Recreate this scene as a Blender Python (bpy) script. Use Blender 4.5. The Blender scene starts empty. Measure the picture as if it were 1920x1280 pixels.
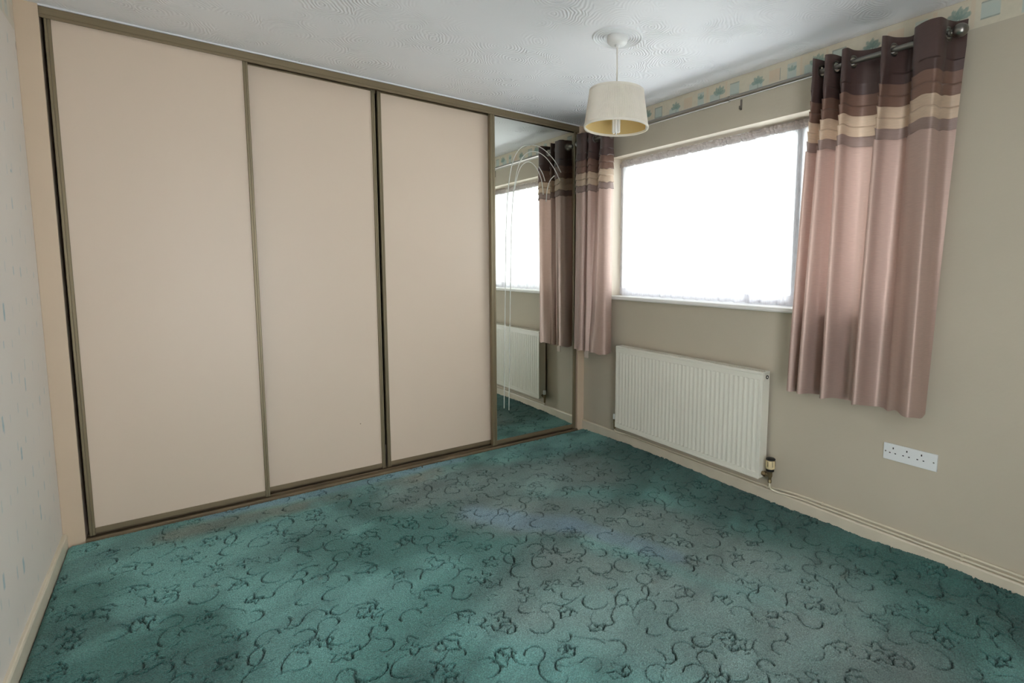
import bpy, bmesh, math, random
import numpy as np
from mathutils import Vector, Matrix

random.seed(4)
rng = np.random.default_rng(11)
sc = bpy.context.scene
COL = sc.collection
PI = math.pi

# ------------------------------------------------------------------ camera, world, exposure
L = 3.022          # room width: left wall x=0, window wall x=L, wardrobe front y=0
H = 2.40           # ceiling height
YF = -3.90         # wall behind the camera

cd = bpy.data.cameras.new('camera')
cam = bpy.data.objects.new('camera', cd)
COL.objects.link(cam)
sc.camera = cam
cd.sensor_width = 36.0
cd.lens = 981.555 / 1920 * 36.0
cd.shift_x = -158.755 / 1920
cd.shift_y = -36.088 / 1920
cd.clip_start = 0.02
yaw, pitch, roll = 0.6793, -0.0998, 0.0109
fw = Vector((math.sin(yaw) * math.cos(pitch), math.cos(yaw) * math.cos(pitch), math.sin(pitch)))
rt = Vector((math.cos(yaw), -math.sin(yaw), 0))
up = rt.cross(fw)
r2 = rt * math.cos(roll) + up * math.sin(roll)
u2 = -rt * math.sin(roll) + up * math.cos(roll)
M = Matrix((r2, u2, -fw)).transposed().to_4x4()
M.translation = Vector((0.4615, -3.3301, 1.2983))
cam.matrix_world = M

w = bpy.data.worlds.new('world')
sc.world = w
w.use_nodes = True
wb = w.node_tree.nodes['Background']
wb.inputs[0].default_value = (0.93, 0.965, 1.0, 1)     # even white overcast sky
wb.inputs[1].default_value = 15.0

def area_light(name, loc, target, sx, sy, energy, color=(1, 1, 1), portal=False):
    ld = bpy.data.lights.new(name, 'AREA')
    ld.shape = 'RECTANGLE'
    ld.size, ld.size_y, ld.energy, ld.color = sx, sy, energy, color
    if portal:
        ld.cycles.is_portal = True
    o = bpy.data.objects.new(name, ld)
    COL.objects.link(o)
    d = Vector(target) - Vector(loc)
    o.location = loc
    o.rotation_euler = d.to_track_quat('-Z', 'Y').to_euler()
    return o

area_light('window_portal', (L + 0.24, -1.3, 1.61), (0, -1.3, 1.61), 2.0, 1.02, 1, portal=True)
sc.view_settings.view_transform = 'Standard'
sc.view_settings.look = 'None'
sc.view_settings.exposure = -0.68
sc.view_settings.gamma = 1.0
sc.view_settings.use_curve_mapping = False
sc.cycles.max_bounces = 10
sc.cycles.diffuse_bounces = 6
sc.cycles.transparent_max_bounces = 16
sc.cycles.sample_clamp_indirect = 8
sc.cycles.caustics_reflective = False
sc.cycles.caustics_refractive = False
sc.cycles.use_denoising = True

# ------------------------------------------------------------------ materials
def srgb(r, g, b):
    f = lambda c: (c / 255 / 12.92) if c / 255 <= 0.04045 else ((c / 255 + 0.055) / 1.055) ** 2.4
    return (f(r), f(g), f(b), 1)

def mat(name, col, rough=0.6, metal=0.0, var=0.0, vscale=3.0, bump=0.0, bscale=200.0, attr=None,
        trans=0.0, sheen=0.0, spec=0.5, coat=0.0, stretch=None, tcol=None):
    m = bpy.data.materials.new(name)
    m.use_nodes = True
    nt = m.node_tree
    b = nt.nodes['Principled BSDF']
    out = nt.nodes['Material Output']
    b.inputs['Base Color'].default_value = col
    b.inputs['Roughness'].default_value = rough
    b.inputs['Metallic'].default_value = metal
    b.inputs['Specular IOR Level'].default_value = spec
    b.inputs['Coat Weight'].default_value = coat
    if sheen:
        b.inputs['Sheen Weight'].default_value = sheen
        b.inputs['Sheen Roughness'].default_value = 0.4
    tc = nt.nodes.new('ShaderNodeTexCoord')
    vec = tc.outputs['Object']
    if stretch:
        mp = nt.nodes.new('ShaderNodeMapping')
        mp.inputs['Scale'].default_value = stretch
        nt.links.new(vec, mp.inputs[0])
        vec = mp.outputs[0]
    csock = None
    if attr:
        an = nt.nodes.new('ShaderNodeAttribute')
        an.attribute_name = attr
        csock = an.outputs['Color']
        nt.links.new(csock, b.inputs['Base Color'])
    if var:
        n = nt.nodes.new('ShaderNodeTexNoise')
        n.inputs['Scale'].default_value = vscale
        n.inputs['Detail'].default_value = 4
        nt.links.new(vec, n.inputs['Vector'])
        mr = nt.nodes.new('ShaderNodeMapRange')
        mr.inputs[1].default_value, mr.inputs[2].default_value = 0.3, 0.7
        mr.inputs[3].default_value, mr.inputs[4].default_value = 1 - var, 1 + var
        nt.links.new(n.outputs['Fac'], mr.inputs[0])
        mx = nt.nodes.new('ShaderNodeMix')
        mx.data_type = 'RGBA'
        mx.blend_type = 'MULTIPLY'
        mx.inputs[0].default_value = 1
        if csock is not None:
            nt.links.new(csock, mx.inputs[6])
        else:
            mx.inputs[6].default_value = col
        nt.links.new(mr.outputs[0], mx.inputs[7])
        csock = mx.outputs[2]
        nt.links.new(csock, b.inputs['Base Color'])
    if bump:
        n = nt.nodes.new('ShaderNodeTexNoise')
        n.inputs['Scale'].default_value = bscale
        n.inputs['Detail'].default_value = 3
        nt.links.new(vec, n.inputs['Vector'])
        bp = nt.nodes.new('ShaderNodeBump')
        bp.inputs['Strength'].default_value = 1
        bp.inputs['Distance'].default_value = bump
        nt.links.new(n.outputs['Fac'], bp.inputs['Height'])
        nt.links.new(bp.outputs[0], b.inputs['Normal'])
    if trans:
        t = nt.nodes.new('ShaderNodeBsdfTranslucent')
        t.inputs[0].default_value = tcol or col
        if csock is not None and tcol is None:
            nt.links.new(csock, t.inputs[0])
        ms = nt.nodes.new('ShaderNodeMixShader')
        ms.inputs[0].default_value = trans
        nt.links.new(b.outputs[0], ms.inputs[1])
        nt.links.new(t.outputs[0], ms.inputs[2])
        nt.links.new(ms.outputs[0], out.inputs[0])
    return m

M_WALL = mat('beige_emulsion', srgb(196, 186, 167), 0.75, var=0.035, vscale=1.6, bump=0.0006, bscale=60)
M_FARW = mat('plain_emulsion', srgb(214, 208, 198), 0.8, var=0.02)
M_DARK = mat('wardrobe_interior', srgb(70, 58, 46), 0.9, var=0.1)
M_STRIP = mat('cream_gloss_paint', srgb(210, 188, 163), 0.5, var=0.03, vscale=2, bump=0.0003, bscale=40)
M_PANEL = mat('cream_laminate', srgb(218, 198, 178), 0.42, var=0.012, vscale=1.2, bump=0.00005, bscale=900)
M_BRONZE = mat('bronze_aluminium', srgb(132, 119, 94), 0.42, metal=0.4, var=0.05, vscale=4, stretch=(40, 40, 1))
M_BRONZE_H = mat('bronze_aluminium_rail', srgb(132, 117, 92), 0.45, metal=0.4, var=0.05, vscale=4, stretch=(1, 40, 40))
M_TRACK = mat('dirty_bronze_track', srgb(114, 99, 77), 0.6, metal=0.3, var=0.25, vscale=6)
M_SKIRT = mat('cream_skirting_gloss', srgb(216, 206, 186), 0.4, var=0.05, vscale=7, bump=0.0004, bscale=50)
M_PIPE = mat('painted_pipe', srgb(226, 216, 194), 0.4, var=0.08, vscale=9)
M_RAD = mat('white_radiator_enamel', srgb(236, 233, 220), 0.35, var=0.02, vscale=3)
M_RADIN = mat('radiator_inside', srgb(180, 172, 160), 0.6, var=0.08)
M_WHITE = mat('white_plastic', srgb(236, 238, 238), 0.35, var=0.015)
M_SILL = mat('white_gloss_sill', srgb(242, 240, 235), 0.3, var=0.015)
M_UPVC = mat('white_upvc', srgb(240, 242, 244), 0.3, var=0.01)
M_BLACK = mat('black_plastic', srgb(22, 20, 18), 0.5, var=0.1)
M_STEEL = mat('brushed_nickel', srgb(146, 142, 136), 0.28, metal=1.0, var=0.06, vscale=5, stretch=(30, 2, 30))
M_BRASS = mat('tarnished_brass', srgb(146, 128, 98), 0.4, metal=0.8, var=0.25, vscale=60)
M_TRV = mat('yellowed_valve_plastic', srgb(224, 204, 160), 0.45, var=0.05, vscale=40)
M_CORD = mat('white_flex', srgb(214, 208, 198), 0.5, var=0.02)
M_ROSE = mat('white_rose_plastic', srgb(226, 226, 224), 0.45, var=0.02)
M_SHADE = mat('pleated_ivory_shade', srgb(244, 239, 228), 0.8, var=0.03, vscale=20, trans=0.25, tcol=srgb(238, 228, 204))
M_SHADEIN = mat('yellow_shade_lining', srgb(226, 200, 138), 0.7, var=0.04, vscale=8, trans=0.25)
M_BULB = mat('frosted_bulb_glass', srgb(240, 240, 238), 0.25, var=0.01)
M_ETCH = mat('etched_glass_line', srgb(206, 208, 198), 0.7, var=0.05, vscale=30)

def fabric(name, c, trans, rough=0.40, sheen=0.25, tc=None, metal=0.12):
    return mat(name, c, rough, metal, var=0.07, vscale=1.0, stretch=(30, 30, 420), bump=0.0004, bscale=1.0, trans=trans, sheen=sheen, tcol=tc)
M_F_DARK = fabric('dark_brown_satin', srgb(84, 64, 60), 0.10)
M_F_BROWN = fabric('mid_brown_satin', srgb(126, 96, 82), 0.14)
M_F_CREAM = fabric('cream_satin', srgb(206, 182, 158), 0.22)
M_F_MAUVE = fabric('mauve_satin', srgb(152, 130, 122), 0.22)
M_F_MAIN = fabric('rose_beige_satin', srgb(198, 172, 160), 0.24, 0.47, 0.2, srgb(208, 174, 161), 0.4)
for m_ in (M_F_DARK, M_F_BROWN, M_F_CREAM, M_F_MAUVE, M_F_MAIN):
    for n_ in m_.node_tree.nodes:
        if n_.type == 'BUMP':
            n_.inputs['Distance'].default_value = 0.0003

def mirror_mat():
    m = bpy.data.materials.new('silvered_mirror')
    m.use_nodes = True
    b = m.node_tree.nodes['Principled BSDF']
    b.inputs['Base Color'].default_value = srgb(247, 249, 243)
    b.inputs['Metallic'].default_value = 1
    b.inputs['Roughness'].default_value = 0.012
    return m
M_MIRROR = mirror_mat()

def glass_mat():
    m = bpy.data.materials.new('window_glass')
    m.use_nodes = True
    nt = m.node_tree
    nt.nodes.remove(nt.nodes['Principled BSDF'])
    t = nt.nodes.new('ShaderNodeBsdfTransparent')
    t.inputs[0].default_value = (0.95, 0.97, 0.96, 1)
    g = nt.nodes.new('ShaderNodeBsdfGlossy')
    g.inputs['Roughness'].default_value = 0.02
    f = nt.nodes.new('ShaderNodeFresnel')
    f.inputs['IOR'].default_value = 1.2
    ms = nt.nodes.new('ShaderNodeMixShader')
    nt.links.new(f.outputs[0], ms.inputs[0])
    nt.links.new(t.outputs[0], ms.inputs[1])
    nt.links.new(g.outputs[0], ms.inputs[2])
    nt.links.new(ms.outputs[0], nt.nodes['Material Output'].inputs[0])
    return m
M_GLASS = glass_mat()

def net_mat(name, clear, thru, col=srgb(236, 234, 238)):
    m = bpy.data.materials.new(name)
    m.use_nodes = True
    nt = m.node_tree
    nt.nodes.remove(nt.nodes['Principled BSDF'])
    d = nt.nodes.new('ShaderNodeBsdfDiffuse')
    d.inputs[0].default_value = col
    t = nt.nodes.new('ShaderNodeBsdfTranslucent')
    t.inputs[0].default_value = srgb(240, 240, 244)
    m1 = nt.nodes.new('ShaderNodeMixShader')
    m1.inputs[0].default_value = thru
    nt.links.new(d.outputs[0], m1.inputs[1])
    nt.links.new(t.outputs[0], m1.inputs[2])
    tr = nt.nodes.new('ShaderNodeBsdfTransparent')
    m2 = nt.nodes.new('ShaderNodeMixShader')
    # fine woven threads
    tc = nt.nodes.new('ShaderNodeTexCoord')
    mp = nt.nodes.new('ShaderNodeMapping')
    mp.inputs['Scale'].default_value = (1, 160, 18)
    n = nt.nodes.new('ShaderNodeTexNoise')
    n.inputs['Scale'].default_value = 1.0
    mr = nt.nodes.new('ShaderNodeMapRange')
    mr.inputs[1].default_value, mr.inputs[2].default_value = 0.35, 0.65
    mr.inputs[3].default_value, mr.inputs[4].default_value = max(clear - 0.12, 0.0), clear + 0.12
    nt.links.new(tc.outputs['Object'], mp.inputs[0])
    nt.links.new(mp.outputs[0], n.inputs['Vector'])
    nt.links.new(n.outputs['Fac'], mr.inputs[0])
    nt.links.new(mr.outputs[0], m2.inputs[0])
    nt.links.new(m1.outputs[0], m2.inputs[1])
    nt.links.new(tr.outputs[0], m2.inputs[2])
    nt.links.new(m2.outputs[0], nt.nodes['Material Output'].inputs[0])
    return m
M_NET = net_mat('white_net_voile', 0.24, 0.80)
M_NETHEAD = net_mat('gathered_net_heading', 0.05, 0.08, srgb(196, 186, 182))
M_NETHEM = net_mat('net_hem', 0.05, 0.28)

def ceiling_mat():
    """white textured coating: overlapping combed swirls (fine relief)"""
    m = mat('combed_swirl_ceiling', srgb(240, 240, 243), 0.55, var=0.025, vscale=1.3)
    nt = m.node_tree
    b = nt.nodes['Principled BSDF']
    tc = nt.nodes.new('ShaderNodeTexCoord')
    n = nt.nodes.new('ShaderNodeTexNoise')
    n.inputs['Scale'].default_value = 5
    n.inputs['Detail'].default_value = 2
    nt.links.new(tc.outputs['Object'], n.inputs['Vector'])
    ma = nt.nodes.new('ShaderNodeVectorMath')
    ma.operation = 'MULTIPLY_ADD'
    ma.inputs[1].default_value = (0.13, 0.13, 0)
    nt.links.new(n.outputs['Color'], ma.inputs[0])
    nt.links.new(tc.outputs['Object'], ma.inputs[2])
    v = nt.nodes.new('ShaderNodeTexVoronoi')
    v.voronoi_dimensions = '2D'
    v.inputs['Scale'].default_value = 5.5
    nt.links.new(ma.outputs[0], v.inputs['Vector'])
    mu = nt.nodes.new('ShaderNodeMath')
    mu.operation = 'MULTIPLY'
    mu.inputs[1].default_value = 2 * PI / (5.5 * 0.016)
    nt.links.new(v.outputs['Distance'], mu.inputs[0])
    sn = nt.nodes.new('ShaderNodeMath')
    sn.operation = 'SINE'
    nt.links.new(mu.outputs[0], sn.inputs[0])
    n2 = nt.nodes.new('ShaderNodeTexNoise')
    n2.inputs['Scale'].default_value = 4
    nt.links.new(tc.outputs['Object'], n2.inputs['Vector'])
    mr = nt.nodes.new('ShaderNodeMapRange')
    mr.inputs[1].default_value, mr.inputs[2].default_value = 0.42, 0.68
    nt.links.new(n2.outputs['Fac'], mr.inputs[0])
    mm = nt.nodes.new('ShaderNodeMath')
    mm.operation = 'MULTIPLY'
    nt.links.new(sn.outputs[0], mm.inputs[0])
    nt.links.new(mr.outputs[0], mm.inputs[1])
    bp = nt.nodes.new('ShaderNodeBump')
    bp.inputs['Strength'].default_value = 1
    bp.inputs['Distance'].default_value = 0.0015
    nt.links.new(mm.outputs[0], bp.inputs['Height'])
    nt.links.new(bp.outputs[0], b.inputs['Normal'])
    return m
M_CEIL = ceiling_mat()
M_PLASTER = mat('white_plaster_ring', srgb(230, 231, 232), 0.55, var=0.02)

# ------------------------------------------------------------------ helpers
def link(name, me, m=None, parent=None):
    o = bpy.data.objects.new(name, me)
    COL.objects.link(o)
    if m:
        me.materials.append(m)
    if parent:
        o.parent = parent
    return o

def obj(name, bm, m, parent=None, smooth=False):
    me = bpy.data.meshes.new(name)
    bmesh.ops.recalc_face_normals(bm, faces=bm.faces)
    bm.to_mesh(me)
    bm.free()
    if smooth:
        for p in me.polygons:
            p.use_smooth = True
        try:
            me.set_sharp_from_angle(angle=math.radians(40))
        except Exception:
            pass
    return link(name, me, m, parent)

def grid_obj(name, P, m, parent=None, colors=None, attr='tint', keep=None, smooth=True, flip=False):
    """P: (rows, cols, 3) array -> quad grid mesh"""
    R, C = P.shape[:2]
    V = P.reshape(-1, 3).astype(np.float32)
    i = np.arange(R * C).reshape(R, C)
    F = np.stack([i[:-1, :-1], i[:-1, 1:], i[1:, 1:], i[1:, :-1]], -1).reshape(-1, 4)
    if flip:
        F = F[:, ::-1]
    if keep is not None:
        F = F[keep.reshape(-1)]
    me = bpy.data.meshes.new(name)
    me.vertices.add(len(V))
    me.vertices.foreach_set('co', V.ravel())
    me.loops.add(len(F) * 4)
    me.loops.foreach_set('vertex_index', F.ravel().astype(np.int32))
    me.polygons.add(len(F))
    me.polygons.foreach_set('loop_start', np.arange(0, len(F) * 4, 4, dtype=np.int32))
    me.polygons.foreach_set('use_smooth', np.full(len(F), smooth))
    me.update(calc_edges=True)
    if colors is not None:
        a = me.color_attributes.new(attr, 'FLOAT_COLOR', 'POINT')
        c4 = np.ones((len(V), 4), np.float32)
        c4[:, :3] = colors.reshape(-1, 3)
        a.data.foreach_set('color', c4.ravel())
    return link(name, me, m, parent)

def box(bm, x0, x1, y0, y1, z0, z1, bev=0.0, seg=2):
    r = bmesh.ops.create_cube(bm, size=1)
    bmesh.ops.scale(bm, vec=(x1 - x0, y1 - y0, z1 - z0), verts=r['verts'])
    bmesh.ops.translate(bm, vec=((x0 + x1) / 2, (y0 + y1) / 2, (z0 + z1) / 2), verts=r['verts'])
    if bev:
        es = list({e for v in r['verts'] for e in v.link_edges})
        bmesh.ops.bevel(bm, geom=es, offset=bev, segments=seg, affect='EDGES', profile=0.6)
    return bm

def boxes(*bs, bev=0.0):
    bm = bmesh.new()
    for b in bs:
        box(bm, *b, bev=bev)
    return bm

def prism(bm, prof, axis, a0, a1):
    """closed profile of 2-D points extruded along axis ('x' -> (y,z), 'y' -> (x,z), 'z' -> (x,y))"""
    def p3(u, v, t):
        return {'x': (t, u, v), 'y': (u, t, v), 'z': (u, v, t)}[axis]
    va = [bm.verts.new(p3(u, v, a0)) for u, v in prof]
    vb = [bm.verts.new(p3(u, v, a1)) for u, v in prof]
    n = len(prof)
    bm.faces.new(va)
    bm.faces.new(vb[::-1])
    for i in range(n):
        bm.faces.new((va[i], va[(i + 1) % n], vb[(i + 1) % n], vb[i]))
    return bm

def lathe(bm, prof, seg=32, origin=(0, 0, 0), axis='z', closed=False, wob=None):
    """prof: (r, h) pairs revolved about axis"""
    rings = []
    for r, h in prof:
        ring = []
        for k in range(seg):
            a = 2 * PI * k / seg
            rr = max(r, 1e-5) + (wob(k) if wob else 0)
            u, v = rr * math.cos(a), rr * math.sin(a)
            p = {'z': (u, v, h), 'y': (u, h, v), 'x': (h, u, v)}[axis]
            ring.append(bm.verts.new((origin[0] + p[0], origin[1] + p[1], origin[2] + p[2])))
        rings.append(ring)
    prs = list(zip(rings, rings[1:]))
    if closed:
        prs.append((rings[-1], rings[0]))
    for a, b in prs:
        for k in range(seg):
            bm.faces.new((a[k], a[(k + 1) % seg], b[(k + 1) % seg], b[k]))
    if not closed:
        for ring, (r, h) in ((rings[0], prof[0]), (rings[-1], prof[-1])):
            if r > 1e-4:
                bm.faces.new(ring)
    bmesh.ops.remove_doubles(bm, verts=bm.verts, dist=1e-6)
    return bm

def tube(bm, pts, r, seg=10):
    pts = [Vector(p) for p in pts]
    rings = []
    ref = Vector((0, 0, 1))
    for i, p in enumerate(pts):
        t = (pts[min(i + 1, len(pts) - 1)] - pts[max(i - 1, 0)]).normalized()
        a = ref.cross(t)
        if a.length < 0.05:
            a = Vector((1, 0, 0)).cross(t)
        a.normalize()
        b = t.cross(a)
        rr = r[i] if isinstance(r, (list, tuple)) else r
        rings.append([bm.verts.new(p + (a * math.cos(2 * PI * k / seg) + b * math.sin(2 * PI * k / seg)) * rr) for k in range(seg)])
    for a, b in zip(rings, rings[1:]):
        for k in range(seg):
            bm.faces.new((a[k], a[(k + 1) % seg], b[(k + 1) % seg], b[k]))
    bm.faces.new(rings[0])
    bm.faces.new(rings[-1][::-1])
    return bm

def ring3(bm, c, nrm, rin, rout, th, seg=24):
    """flat bevelled ring (eyelet) centred at c facing nrm"""
    n = Vector(nrm).normalized()
    a = n.cross(Vector((0, 0, 1))).normalized()
    b = n.cross(a)
    prof = [(rin, -th), (rin, th), ((rin + rout) / 2, th * 1.6), (rout, th * 0.6), (rout, -th * 0.6), ((rin + rout) / 2, -th * 1.6)]
    rings = []
    for k in range(seg):
        an = 2 * PI * k / seg
        d = a * math.cos(an) + b * math.sin(an)
        rings.append([bm.verts.new(Vector(c) + d * r + n * h) for r, h in prof])
    m = len(prof)
    for k in range(seg):
        A, B = rings[k], rings[(k + 1) % seg]
        for j in range(m):
            bm.faces.new((A[j], A[(j + 1) % m], B[(j + 1) % m], B[j]))
    return bm

def thing(name, label, cat, loc=(0, 0, 0), group=None):
    o = bpy.data.objects.new(name, None)
    o.empty_display_size = 0.05
    COL.objects.link(o)
    o.location = loc
    o['label'] = label
    o['category'] = cat
    if group:
        o['group'] = group
    return o

def tag(o, label, cat, group=None):
    o['label'] = label
    o['category'] = cat
    if group:
        o['group'] = group
    return o

def struct(o, label=None):
    o['kind'] = 'structure'
    if label:
        o['label'] = label
    return o

def at(root, o):
    """keep a world-space mesh in place under a root that has its own location"""
    o.parent = root
    o.matrix_parent_inverse = Matrix.Translation(root.location).inverted()
    return o

def catmull(pts, n):
    P = np.array(pts, float)
    P = np.vstack([2 * P[0] - P[1], P, 2 * P[-1] - P[-2]])
    out = []
    segs = len(pts) - 1
    for s in range(segs):
        p0, p1, p2, p3 = P[s:s + 4]
        t = np.linspace(0, 1, n, endpoint=(s == segs - 1))[:, None]
        out.append(0.5 * (2 * p1 + (p2 - p0) * t + (2 * p0 - 5 * p1 + 4 * p2 - p3) * t ** 2 + (3 * p1 - p0 - 3 * p2 + p3) * t ** 3))
    return np.vstack(out)

def vnoise(x, y, scale, seed):
    g = np.random.default_rng(seed).random((64, 64))
    u, v = x * scale, y * scale
    i, j = np.floor(u).astype(int), np.floor(v).astype(int)
    fu, fv = u - i, v - j
    fu, fv = fu * fu * (3 - 2 * fu), fv * fv * (3 - 2 * fv)
    a, b = g[i % 64, j % 64], g[(i + 1) % 64, j % 64]
    c, d = g[i % 64, (j + 1) % 64], g[(i + 1) % 64, (j + 1) % 64]
    return (a * (1 - fu) + b * fu) * (1 - fv) + (c * (1 - fu) + d * fu) * fv

def fbm(x, y, scale, seed, octv=3):
    s, amp, tot = 0, 1, 0
    for k in range(octv):
        s = s + amp * vnoise(x, y, scale * 2 ** k, seed + k)
        tot += amp
        amp *= 0.5
    return s / tot

def sstep(x, a, b):
    t = np.clip((x - a) / (b - a), 0, 1)
    return t * t * (3 - 2 * t)

# ------------------------------------------------------------------ room shell
WY0, WY1, WZ0, WZ1 = -2.30, -0.313, 1.085, 2.118       # window opening in the wall x = L
WT = 0.27
floor = struct(obj('floor', boxes((-0.1, L + WT, YF - 0.1, 0.75, -0.12, -0.028)), mat('floorboards', srgb(120, 98, 74), 0.7, var=0.15, vscale=4, stretch=(1, 12, 1))))
ceiling = struct(obj('ceiling', boxes((-0.1, L + WT, YF - 0.1, 0.75, H, H + 0.1)), M_CEIL))
wall_right = struct(obj('wall_right', boxes(
    (L, L + WT, YF, 0.0, 0, WZ0), (L, L + WT, YF, 0.0, WZ1, H),
    (L, L + WT, YF, WY0, WZ0, WZ1), (L, L + WT, WY1, 0.0, WZ0, WZ1), (L, L + WT, 0.0, 0.65, 0, H)), M_WALL))
wall_left = struct(obj('wall_left', boxes((-0.1, 0, YF, 0.65, 0, H)), M_FARW))
wall_back = struct(obj('wall_back', boxes((-0.1, L + WT, 0.65, 0.75, 0, H)), M_DARK))
# wall behind the camera; unseen doorway added to let in sky light as fill
DX0, DX1, DZ = 0.55, 1.35, 2.02
wall_front = struct(obj('wall_front', boxes((-0.1, DX0, YF - 0.1, YF, 0, H), (DX1, L + WT, YF - 0.1, YF, 0, H), (DX0, DX1, YF - 0.1, YF, DZ, H)), M_FARW))

# cream strips boxing in the wardrobe, white bead over its rail
struct(obj('trim_1', boxes((0.0, 0.074, 0.0, 0.55, -0.027, H), bev=0.0015), M_STRIP))
struct(obj('trim_2', boxes((2.958, L, 0.0, 0.55, -0.027, H), bev=0.0015), M_STRIP))
struct(obj('trim_3', boxes((0.074, 2.958, -0.006, 0.03, 2.3925, H), bev=0.001), M_PLASTER))

# skirting boards
def skirting(name, x0, x1, y0, y1, h, side):
    bm = bmesh.new()
    t = 0.015
    if side == 'left':
        prof = [(0, -0.027), (t, -0.027), (t, h - 0.008), (t - 0.003, h - 0.002), (t - 0.007, h), (0, h)]
    else:
        prof = [(L, -0.027), (L, h), (L - t + 0.007, h), (L - t + 0.003, h - 0.002), (L - t, h - 0.008), (L - t, -0.027)]
    prism(bm, prof, 'y', y0, y1)
    return struct(obj(name, bm, M_SKIRT))
skirting('baseboard_left', 0, 0, YF, -0.001, 0.058, 'left')
skirting('baseboard_right', 0, 0, YF, -0.001, 0.079, 'right')

# artex rings round the ceiling rose
RX, RY = 2.170, -1.348
bm = bmesh.new()
for rr in (0.066, 0.078, 0.090, 0.102, 0.115):
    lathe(bm, [(rr - 0.005, 0.0005), (rr - 0.0015, -0.0065), (rr + 0.0015, -0.0065), (rr + 0.005, 0.0005)], 64, (RX, RY, H), closed=True)
obj('swirl_ring', bm, M_PLASTER, ceiling, smooth=True)

# ---- flat print: wallpaper on the left wall and border paper under the ceiling
CREAM, PEACH = np.array(srgb(212, 204, 184)[:3]), np.array(srgb(214, 194, 170)[:3])
PALE, TEAL, GREY = np.array(srgb(188, 198, 190)[:3]), np.array(srgb(126, 152, 144)[:3]), np.array(srgb(140, 146, 138)[:3])

def border_colors(s, z, z0):
    """s: metres along the wall, z height, z0 lower edge; a repeating leaf-and-block print"""
    n = fbm(s, z, 60, 5)
    c = np.broadcast_to(CREAM, s.shape + (3,)).copy() * (0.95 + 0.1 * n[..., None])
    P = 0.606
    u = np.mod(s, P)
    h = z - z0
    def put(mask, col, a=1.0):
        a = (mask * a * (0.75 + 0.5 * n))[..., None].clip(0, 1)
        c[:] = c * (1 - a) + col * a
    def rect(a, b, h0, h1, col, al):
        put(((u > a) & (u < b) & (h > h0) & (h < h1)).astype(float), col, al)
    def leaf(cu, ch, ang, ln, wd, col=TEAL, al=0.72):
        du, dh = u - cu, h - ch
        a, b = du * math.cos(ang) + dh * math.sin(ang), -du * math.sin(ang) + dh * math.cos(ang)
        t = (a / ln).clip(0, 1)
        put(((a > 0) & (a < ln) & (np.abs(b) < wd * np.sin(PI * t) ** 0.7)).astype(float), col, al)
    rect(0.00, 0.085, 0.006, 0.055, PALE, 0.9)
    for an in (0.2, 0.8, 1.5, 2.2, 2.9):
        leaf(0.055, 0.050, an, 0.042, 0.011)
    rect(0.055, 0.058, 0.02, 0.055, TEAL, 0.8)
    rect(0.125, 0.19, 0.03, 0.095, PEACH, 0.8)
    rect(0.19, 0.193, 0.03, 0.095, GREY, 0.8)
    rect(0.235, 0.285, 0.012, 0.098, PALE, 0.9)
    for an in (0.6, 1.57, 2.5):
        leaf(0.26, 0.060, an, 0.03, 0.008)
    rect(0.305, 0.318, 0.0, 0.115, PEACH, 0.6)
    rect(0.33, 0.405, 0.0, 0.066, PALE, 1.0)
    for an in (0.3, 0.9, 1.5, 2.1, 2.7):
        leaf(0.40, 0.055, an, 0.048, 0.012)
    rect(0.398, 0.402, 0.01, 0.06, TEAL, 0.8)
    rect(0.44, 0.455, 0.0, 0.115, PEACH, 0.5)
    rect(0.475, 0.54, 0.028, 0.092, PALE, 0.95)
    for e in ((0.474, 0.477, 0.026, 0.094), (0.538, 0.541, 0.026, 0.094), (0.474, 0.541, 0.026, 0.029), (0.474, 0.541, 0.091, 0.094)):
        rect(*e, GREY, 0.9)
    return c

M_PRINT = mat('printed_border_paper', (1, 1, 1, 1), 0.7, attr='tint', bump=0.0002, bscale=150)
BZ = 2.278
ys = np.arange(YF + 0.001, -0.001, 0.004)
zs = np.linspace(BZ, H - 0.002, 26)
Y, Z = np.meshgrid(ys, zs)
X = np.full_like(Y, L - 0.0006)
tint = border_colors(-Y - 0.885, Z, BZ)
grid_obj('wallpaper_border', np.stack([X, Y, Z], -1), M_PRINT, wall_right, tint, flip=True)
ys = np.arange(-1.4, -0.001, 0.004)
zs = np.linspace(2.268, H - 0.002, 26)
Y, Z = np.meshgrid(ys, zs)
tint = border_colors(-Y + 0.12, Z, 2.268) * 0.5 + np.array(srgb(222, 214, 202)[:3]) * 0.47
grid_obj('wallpaper_border', np.stack([np.full_like(Y, 0.0012), Y, Z], -1), M_PRINT, wall_left, tint)

M_PAPER = mat('printed_wallpaper', (1, 1, 1, 1), 0.75, attr='tint', bump=0.0004, bscale=70)
ys = np.concatenate([np.arange(YF + 0.002, -1.5, 0.1), np.arange(-1.5, -0.0005, 0.005)])
zs = np.linspace(0.056, 2.2675, 440)
Y, Z = np.meshgrid(ys, zs)
base = np.array(srgb(225, 217, 208)[:3])
tint = np.broadcast_to(base, Y.shape + (3,)).copy() * (0.97 + 0.06 * fbm(Y, Z, 3, 31)[..., None])
dashes = [(-0.329, 1.65, 0.012, 0.013, 1.0), (-0.648, 1.131, 0.022, 0.06, 0.8), (-0.44, 0.841, 0.014, 0.05, 0.7), (-0.808, 0.774, 0.016, 0.05, 0.7),
          (-0.604, 0.616, 0.02, 0.045, 0.8), (-0.395, 0.315, 0.016, 0.06, 0.8), (-0.732, 0.25, 0.018, 0.055, 0.8), (-0.982, 0.314, 0.018, 0.05, 0.8)]
r_ = random.Random(8)
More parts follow.
